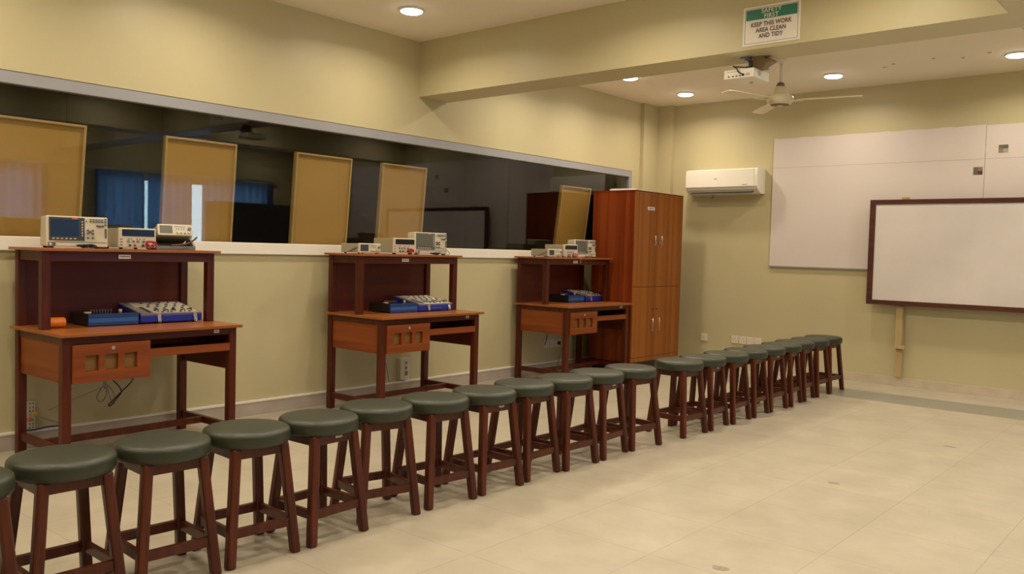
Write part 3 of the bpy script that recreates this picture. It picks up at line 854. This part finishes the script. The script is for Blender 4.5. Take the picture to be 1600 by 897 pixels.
# ------------------------------------------------------------------ end wall
big = thing('wall_sheet', 'large white glossy sheet board fixed to the end wall', 'whiteboard', (1.52, 9.095, 0))
rnd = random.Random(5); pts = [(0, 1.185), (2.107, 1.185), (2.107, 2.588)]
xx = 2.10
while xx > 0.03:
    pts.append((xx, 2.590+rnd.uniform(-0.003, 0.005))); xx -= rnd.uniform(0.03, 0.09)
pts.append((0, 2.598))
MB().poly(pts, 'y', -0.014, 0.0).build('sheet', M['bigboard'], big)
MB().poly([(2.110, 1.185), (4.3, 1.185), (4.3, 2.590), (2.110, 2.588)], 'y', -0.014, 0.0).build('sheet', M['bigboard'], big)
box(-0.006, 4.3, -0.022, 0.0, 1.172, 1.185).build('bottom_strip', M['alu'], big)
box(0.0, 4.3, -0.0146, -0.0139, 2.268, 2.271).build('seam', M['board_seam'] if 'board_seam' in M else M['cream_side'], big)
for k, (x, z, l) in enumerate(((3.779, 2.358, 'small coloured sticker high on the white sheet board, upper of two'), (3.573, 2.157, 'small coloured sticker on the white sheet board, lower of two'))):
    s_ = MB()
    s_.mat(M['olive']); s_.box(x-0.04, x, 9.078, 9.0805, z, z+0.036)
    s_.mat(M['midgrey'] if k == 0 else M['card']); s_.box(x, x+0.04, 9.078, 9.0805, z, z+0.036)
    s_.mat(M['card']); s_.box(x-0.04, x+(0.0), 9.078, 9.0805, z-0.036, z) if k == 0 else s_.mat(M['midgrey']).box(x-0.04, x, 9.078, 9.0805, z-0.036, z)
    s_.mat(M['cream_side'] if k == 0 else M['brown']); s_.box(x, x+0.04, 9.078, 9.0805, z-0.036, z)
    tag(s_.build('sticker_note'), l, 'sticker', 'coloured stickers on the white sheet')

fb = thing('framed_whiteboard', 'brown framed whiteboard hung low over the big white sheet', 'whiteboard', (2.619, 9.0, 0.826))
fl, fh = 2.2, 1.064
box(0.03, fl-0.03, -0.012, 0.004, 0.03, fh-0.03).build('writing_surface', M['wboard'], fb)
f = MB()
f.box(0, fl, -0.02, 0.012, fh-0.047, fh, bevel=0.002); f.box(0, fl, -0.02, 0.012, 0, 0.047, bevel=0.002)
f.box(0, 0.056, -0.0195, 0.0115, 0.047, fh-0.047); f.box(fl-0.056, fl, -0.0195, 0.0115, 0.047, fh-0.047)
f.build('board_frame', M['frame'], fb)

def post(x, label):
    t = thing('timber_post', label, 'post', (x, 9.06, 0), 0, 'timber posts behind the framed whiteboard')
    box(-0.030, 0.032, -0.012, 0.010, 0.098, 1.91, bevel=0.003).build('back_strip', M['pine'], t)
    box(-0.036, 0.028, -0.040, -0.0121, 0.42, 0.82, bevel=0.002).build('front_strip', M['pine'], t)
    box(-0.038, 0.062, -0.052, -0.0125, 0.388, 0.4195, bevel=0.003).build('ledge', M['pine'], t)
    box(-0.028, 0.036, -0.0475, -0.0125, 1.893, 1.915, bevel=0.002).build('top_cleat', M['pine'], t)
post(2.942, 'pale timber post under the left part of the framed whiteboard')

# air conditioner
ac = thing('air_conditioner', 'white wall-mounted split air conditioner', 'air conditioner', (0.535, 9.1, 0))
W_ = 0.89
MB().poly([(0, 1.985), (0, 2.268), (-0.17, 2.268), (-0.205, 2.255), (-0.212, 2.20), (-0.208, 2.065), (-0.185, 2.030), (-0.10, 1.985)], 'x', 0, W_, bevel=0.004).build('ac_body', M['ac'], ac)
box(0.006, W_-0.04, -0.216, -0.206, 2.062, 2.258, bevel=0.003).build('front_cover', M['ac'], ac)
l = MB(); rt_ = Matrix.Rotation(-0.55, 3, 'X')
l.box(0.06, W_-0.06, -0.150, -0.1475, 1.955, 2.075, rot=Matrix.Rotation(-1.03, 3, 'X'))
l.build('outlet_slot', M['acdark'], ac)
l = MB()
l.box(0.07, W_-0.075, -0.180, -0.160, 2.008, 2.013, rot=Matrix.Rotation(-0.5, 3, 'X'))
l.box(0.07, W_-0.075, -0.145, -0.125, 1.990, 1.995, rot=Matrix.Rotation(-0.5, 3, 'X'))
l.build('louvre', M['ac'], ac)
box(0.37, 0.405, -0.2168, -0.216, 2.150, 2.158).build('maker_mark', M['inkgrey'], ac)
box(0.715, 0.775, -0.2168, -0.216, 2.078, 2.085).build('model_mark', M['inkgrey'], ac)
MB().tube([(0.28, -0.06, 1.985), (0.29, -0.07, 1.955), (0.26, -0.06, 1.95)], 0.006, n=6, steps=3).build('sensor_stub', M['card'], ac)

# sockets and switches
def plate(name, loc, rz, label, cat='socket', n=1, w_=0.085, h=0.085, group=None, holes=True):
    t = thing(name, label, cat, loc, rz, group)
    box(-w_/2, w_/2, -0.010, 0, -h/2, h/2, bevel=0.002).build('socket_plate', M['socket'], t)
    m = MB()
    if holes:
        for x, z in ((0, 0.015), (-0.015, -0.012), (0.015, -0.012)): m.box(x-0.003, x+0.003, -0.0112, -0.010, z-0.005, z+0.005)
    else: m.box(-0.008, 0.008, -0.014, -0.010, -0.014, 0.014)
    m.build('socket_hole' if holes else 'rocker', M['inkgrey'] if holes else M['cream'], t)
    return t
plate('wall_switch', (0.741, 9.1, 0.309), 0, 'lone cream switch plate low on the end wall near the cabinet', 'switch', holes=False)
for k, (x, l) in enumerate(((1.134, 'leftmost of four cream socket plates on the end wall'), (1.229, 'second from left of four cream socket plates on the end wall'), (1.322, 'third from left of four cream socket plates on the end wall'), (1.415, 'rightmost of four cream socket plates, partly behind the stools'))):
    plate('wall_socket', (x, 9.1, 0.315), 0, l, group='socket plates on the end wall')
for y, l in ((7.01, 'left socket plate on the wall under the desk by the cabinet'), (7.109, 'middle socket plate on the wall under the desk by the cabinet'), (7.209, 'right socket plate with a dark plug under the desk by the cabinet')):
    t = plate('wall_socket', (0.0, y, 0.300), PI/2, l, group='socket plates on the left wall')
b = box(0.010, 0.034, 7.195, 7.225, 0.280, 0.315, bevel=0.003).build('power_plug', M['black']); tag(b, 'black plug in the right socket under the desk by the cabinet', 'plug')
cable('loose_cable', [(0.036, 7.21, 0.285), (0.06, 7.2, 0.22), (0.05, 7.18, 0.13), (0.045, 7.17, 0.0525), (0.05, 7.2, 0.006)], 0.004, M['greycable'], 'grey cord dropping from the plug under the desk by the cabinet')
t = thing('socket_box', 'tall white socket box on the wall under the middle desk', 'socket', (0.0, 4.981, 0.216))
box(0, 0.045, -0.052, 0.052, -0.092, 0.095, bevel=0.004).build('box_body', M['socket'], t)
l = MB().mat(M['inkgrey'])
for z in (0.045, 0.0): l.box(0.045, 0.0462, 0.0, 0.022, z, z+0.022)
l.mat(M['greyp']); l.box(0.045, 0.0465, -0.002, 0.032, -0.055, -0.018)
l.build('socket_hole', None, t)
t = thing('power_strip', 'upright white power strip with plugs on the wall below the nearest desk', 'power strip', (0.0, 1.972, 0.196))
box(0, 0.03, -0.026, 0.026, -0.09, 0.09, bevel=0.004).build('strip_body', M['socket'], t)
l = MB().mat(M['black'])
for z in (-0.07, -0.05, -0.025, 0.03, 0.05, 0.075):
    for y in (-0.010, 0.008): l.box(0.03, 0.0312, y, y+0.006, z, z+0.008)
l.build('socket_hole', None, t)
tag(box(0.032, 0.062, 1.972, 2.000, 0.196, 0.224, bevel=0.006).build('power_plug', M['yellow']), 'yellowish plug in the power strip under the nearest desk', 'plug')
tag(box(0.032, 0.060, 1.945, 1.968, 0.170, 0.194, bevel=0.006).build('power_plug', M['pink']), 'pinkish plug in the power strip under the nearest desk', 'plug')
cable('loose_cable', [(0.064, 1.986, 0.205), (0.09, 2.02, 0.19), (0.07, 2.10, 0.15), (0.05, 2.16, 0.125), (0.035, 2.19, 0.118)], 0.0028, M['greycable'], 'thin pale cord running from the yellowish plug to the trunking')
cable('loose_cable', [(0.03, 1.91, 0.118), (0.05, 1.98, 0.117), (0.04, 2.06, 0.121), (0.035, 2.14, 0.119), (0.03, 2.19, 0.120)], 0.005, M['bluecable'], 'dark blue cord lying along the trunking under the nearest desk')

# cords under the desks
t = thing('cable_bundle', 'tied grey cord bundle hanging under the drawer of the nearest desk', 'cable', (0.36, 2.27, 0.478))
m = MB()
m.tube([(0, 0, 0), (0.0, -0.005, -0.04), (0, -0.002, -0.10)], 0.013, n=8, r2=0.008, steps=3)
m.build('cord_core', M['greycable'], t)
m = MB()
m.tube([(0, -0.002, -0.07), (0.01, -0.045, -0.12), (0.0, -0.05, -0.165), (0, -0.015, -0.175), (0, 0.005, -0.13), (0, 0.0, -0.08)], 0.004, n=6, steps=6)
m.tube([(0, 0.002, -0.07), (0, 0.035, -0.11), (0, 0.055, -0.16), (0, 0.05, -0.20), (0, 0.03, -0.17), (0, 0.01, -0.09)], 0.0035, n=6, steps=6)
m.build('cord_loop', M['greycable'], t)
m = MB().tube([(0, -0.005, -0.085), (-0.08, -0.09, -0.14), (-0.2, -0.16, -0.20), (-0.325, -0.20, -0.255)], 0.0018, n=6, steps=5); m.build('cord_tail', M['greycable'], t)
cable('loose_cable', [(0.36, 2.425, 0.478), (0.37, 2.435, 0.44), (0.36, 2.425, 0.40), (0.36, 2.37, 0.35), (0.36, 2.315, 0.30), (0.36, 2.29, 0.275), (0.36, 2.30, 0.268), (0.36, 2.33, 0.30), (0.36, 2.365, 0.345), (0.372, 2.34, 0.39), (0.39, 2.30, 0.43), (0.39, 2.292, 0.478)], 0.0042, M['black'], 'black looped cord hanging under the drawer of the nearest desk')
cable('loose_cable', [(0.15, 4.66, 0.478), (0.13, 4.67, 0.40), (0.10, 4.70, 0.34), (0.05, 4.76, 0.27), (0.03, 4.80, 0.18), (0.028, 4.815, 0.120)], 0.003, M['greycable'], 'thin grey cord under the drawer of the middle desk')
cable('loose_cable', [(0.30, 6.64, 0.483), (0.30, 6.645, 0.43), (0.30, 6.63, 0.38), (0.30, 6.61, 0.345)], 0.0045, M['black'], 'short black cord hanging under the desk by the cabinet')

# ------------------------------------------------------------------ beam sign, projector, fan
sg = thing('safety_sign', 'white safety notice with green heading on the beam', 'sign', (3.220, 5.118, 2.742))
box(-0.189, 0.189, -0.004, 0.0, -0.123, 0.123, bevel=0.001).build('sign_plate', M['signwhite'], sg)
box(-0.168, 0.168, -0.0052, -0.0042, 0.038, 0.103).build('heading_band', M['signgreen'], sg)
l = MB(); a, z0_, z1_ = 0.174, -0.109, 0.109
for q in ((-a, a, z1_-0.0015, z1_), (-a, a, z0_, z0_+0.0015), (-a, -a+0.0015, z0_, z1_), (a-0.0015, a, z0_, z1_)): l.box(q[0], q[1], -0.0052, -0.0042, q[2], q[3])
l.build('border_line', M['signink'], sg)
def text(s, size, x, z, m, name, parent, sx=1.0, off=0.0006):
    cu = bpy.data.curves.new(name, 'FONT'); cu.body = s; cu.size = size; cu.align_x = 'CENTER'; cu.align_y = 'CENTER'; cu.space_character = 1.07
    cu.extrude = 0.0003; cu.offset = off
    o = bpy.data.objects.new('tmp', cu); C.objects.link(o)
    dg = bpy.context.evaluated_depsgraph_get(); me = bpy.data.meshes.new_from_object(o.evaluated_get(dg))
    bpy.data.objects.remove(o)
    for v in me.vertices:
        p = v.co.copy(); v.co = Vector((p.x*sx+x, -p.z-0.0056, p.y+z))
    me.materials.clear(); me.materials.append(m)
    ob = bpy.data.objects.new(name, me); C.objects.link(ob); ob.parent = parent
    return ob
text('SAFETY', 0.038, 0, 0.0875, M['signwhite'], 'lettering', sg, 1.0, 0.0004)
text('FIRST', 0.038, 0, 0.0535, M['signwhite'], 'lettering', sg, 1.0, 0.0004)
text('KEEP THIS WORK', 0.0385, 0, 0.006, M['signink'], 'lettering', sg, 0.83, 0.0009)
text('AREA CLEAN', 0.0385, 0, -0.031, M['signink'], 'lettering', sg, 0.83, 0.0009)
text('AND TIDY', 0.0385, 0, -0.068, M['signink'], 'lettering', sg, 0.83, 0.0009)

pj = thing('projector', 'white projector hanging below the beam', 'projector', (3.055, 5.25, 2.455))
pw, pd, ph = 0.215, 0.235, 0.062
box(-pw, 0, 0, pd, 0, ph, bevel=0.006, seg=3).build('projector_case', M['ac'], pj)
m = MB()
for k, x in enumerate((-0.185, -0.155, -0.13, -0.105, -0.085)): m.box(x, x+0.013, -0.001, 0.001, 0.012, 0.020)
for k in range(3): m.box(-0.055+k*0.010, -0.052+k*0.010, -0.001, 0.001, 0.012, 0.03)
m.box(-0.19, -0.10, -0.0012, 0.001, 0.046, 0.0475)
m.build('port_row', M['black'], pj)
m = MB()
for k in range(5): m.box(-0.001, 0.001, 0.06, 0.10, 0.020+k*0.006, 0.023+k*0.006)
m.build('vent_grille', M['greyp'], pj)
MB().lathe([(0.012, -0.012), (0.012, 0.0)], cx=-0.09, cy=0.16, n=14).build('foot', M['cream'], pj)
m = MB(); m.tube([(-0.15, 0.0, 0.085), (-0.12, -0.012, 0.065), (-0.10, -0.015, 0.035), (-0.065, -0.006, 0.02)], 0.004, n=8, steps=4)
m.tube([(-0.14, 0.005, 0.08), (-0.10, 0.01, 0.075), (-0.06, 0.03, 0.07)], 0.004, n=8, steps=4)
m.build('video_cable', M['black'], pj)
m = MB(); m.box(-0.075, -0.055, 0.04, 0.12, ph+0.001, ph+0.02); m.tube([(-0.065, 0.08, ph+0.01), (-0.065, 0.08, 0.125)], 0.014, n=12)
m.tube([(-0.065, 0.08, 0.125), (-0.09, 0.06, 0.1425)], 0.013, n=10); m.box(-0.115, -0.04, 0.03, 0.11, 0.136, 0.1428)
m.build('mount_bracket', M['bracket'], pj)
m = MB(); m.poly([(-0.045, ph+0.002), (0.035, ph+0.002), (0.035, ph+0.02), (0.088, ph+0.045), (0.085, ph+0.058), (0.045, ph+0.062), (0.03, 0.1425), (-0.045, 0.1425)], 'y', 0.065, 0.15, bevel=0.003)
m.build('mount_housing', M['card'], pj)

fan = thing('ceiling_fan', 'cream three-bladed ceiling fan on a long rod', 'ceiling fan', (2.275, 7.46, H))
MB().lathe([(0.045, 0.0), (0.050, -0.012), (0.030, -0.03), (0.014, -0.035)], n=24).build('ceiling_cup', M['fanrod'], fan)
MB().lathe([(0.013, -0.03), (0.013, -0.235)], n=16).build('rod', M['fanrod'], fan)
MB().lathe([(0.014, -0.205), (0.030, -0.212), (0.040, -0.245)], n=28).build('rod_collar', M['olive'], fan)
MB().lathe([(0.036, -0.240), (0.052, -0.255), (0.066, -0.305), (0.078, -0.316), (0.078, -0.322)], n=36).build('upper_housing', M['fan'], fan)
MB().lathe([(0.080, -0.320), (0.112, -0.333), (0.120, -0.350), (0.118, -0.375), (0.100, -0.400), (0.085, -0.408)], n=40).build('motor_housing', M['fan'], fan)
MB().lathe([(0.086, -0.404), (0.080, -0.413), (0.028, -0.416)], n=32).build('bottom_plate', M['olive'], fan)
MB().lathe([(0.026, -0.412), (0.024, -0.420), (0.004, -0.421)], n=20).build('bottom_cap', M['fan'], fan)
for k, ang in enumerate((131, 10, -107)):
    m = MB(); rot = Matrix.Rotation(math.radians(ang), 3, 'Z'); t_ = bmesh.new()
    n = 14; prev = None
    for i in range(n+1):
        s_ = 0.16+(0.70-0.16)*i/n; wd = 0.050+0.012*i/n
        if i == n: wd *= 0.75
        pit = 0.14
        vs = []
        for a_, b_ in ((-1, -1), (1, -1), (1, 1), (-1, 1)):
            vs.append(t_.verts.new(rot@Vector((s_, a_*wd*math.cos(pit), -0.372+a_*wd*math.sin(pit)*0.6+b_*0.0025))))
        if prev:
            for q in range(4): t_.faces.new((prev[q], prev[(q+1) % 4], vs[(q+1) % 4], vs[q]))
        else: t_.faces.new(vs[::-1])
        prev = vs
    t_.faces.new(prev); m._merge(t_)
    bl = m.build('blade', M['fan'], fan)
    m = MB(); m.box(0.10, 0.20, -0.022, 0.022, -0.382, -0.376)
    ba = m.build('blade_arm', M['fan'], bl); ba.rotation_euler = (0, 0, math.radians(ang))

# worn marks on the floor, specks on the ceiling
for k, (x, y, sx, sy, l) in enumerate(((3.973, 3.165, 0.035, 0.028, 'dull worn patch on the floor at the photo bottom edge'), (3.827, 4.838, 0.033, 0.022, 'dull worn patch on the floor near the middle of the open area'), (4.057, 6.403, 0.040, 0.018, 'dull worn patch on the floor farthest toward the whiteboard'))):
    pts = [(x+sx*(1+0.2*math.sin(3*a+k))*math.cos(a), y+sy*(1+0.25*math.sin(2*a+1))*math.sin(a)) for a in [2*PI*i/12 for i in range(12)]]
    tag(MB().poly(pts, 'z', 0.0002, 0.0012).build('floor_patch', M['smear']), l, 'mark', 'worn patches on the floor')
for x, y, l in ((2.92, 8.27, 'left lower'), (3.03, 8.18, 'left upper'), (3.38, 8.14, 'middle'), (3.59, 8.25, 'right lower'), (3.81, 8.17, 'rightmost')):
    tag(MB().lathe([(0.018, H-0.0015), (0.016, H-0.0005)], cx=x, cy=y, n=12).build('ceiling_speck', M['smear']), 'small dark chip in the ceiling between two lamps, %s' % l, 'mark', 'chips in the ceiling')
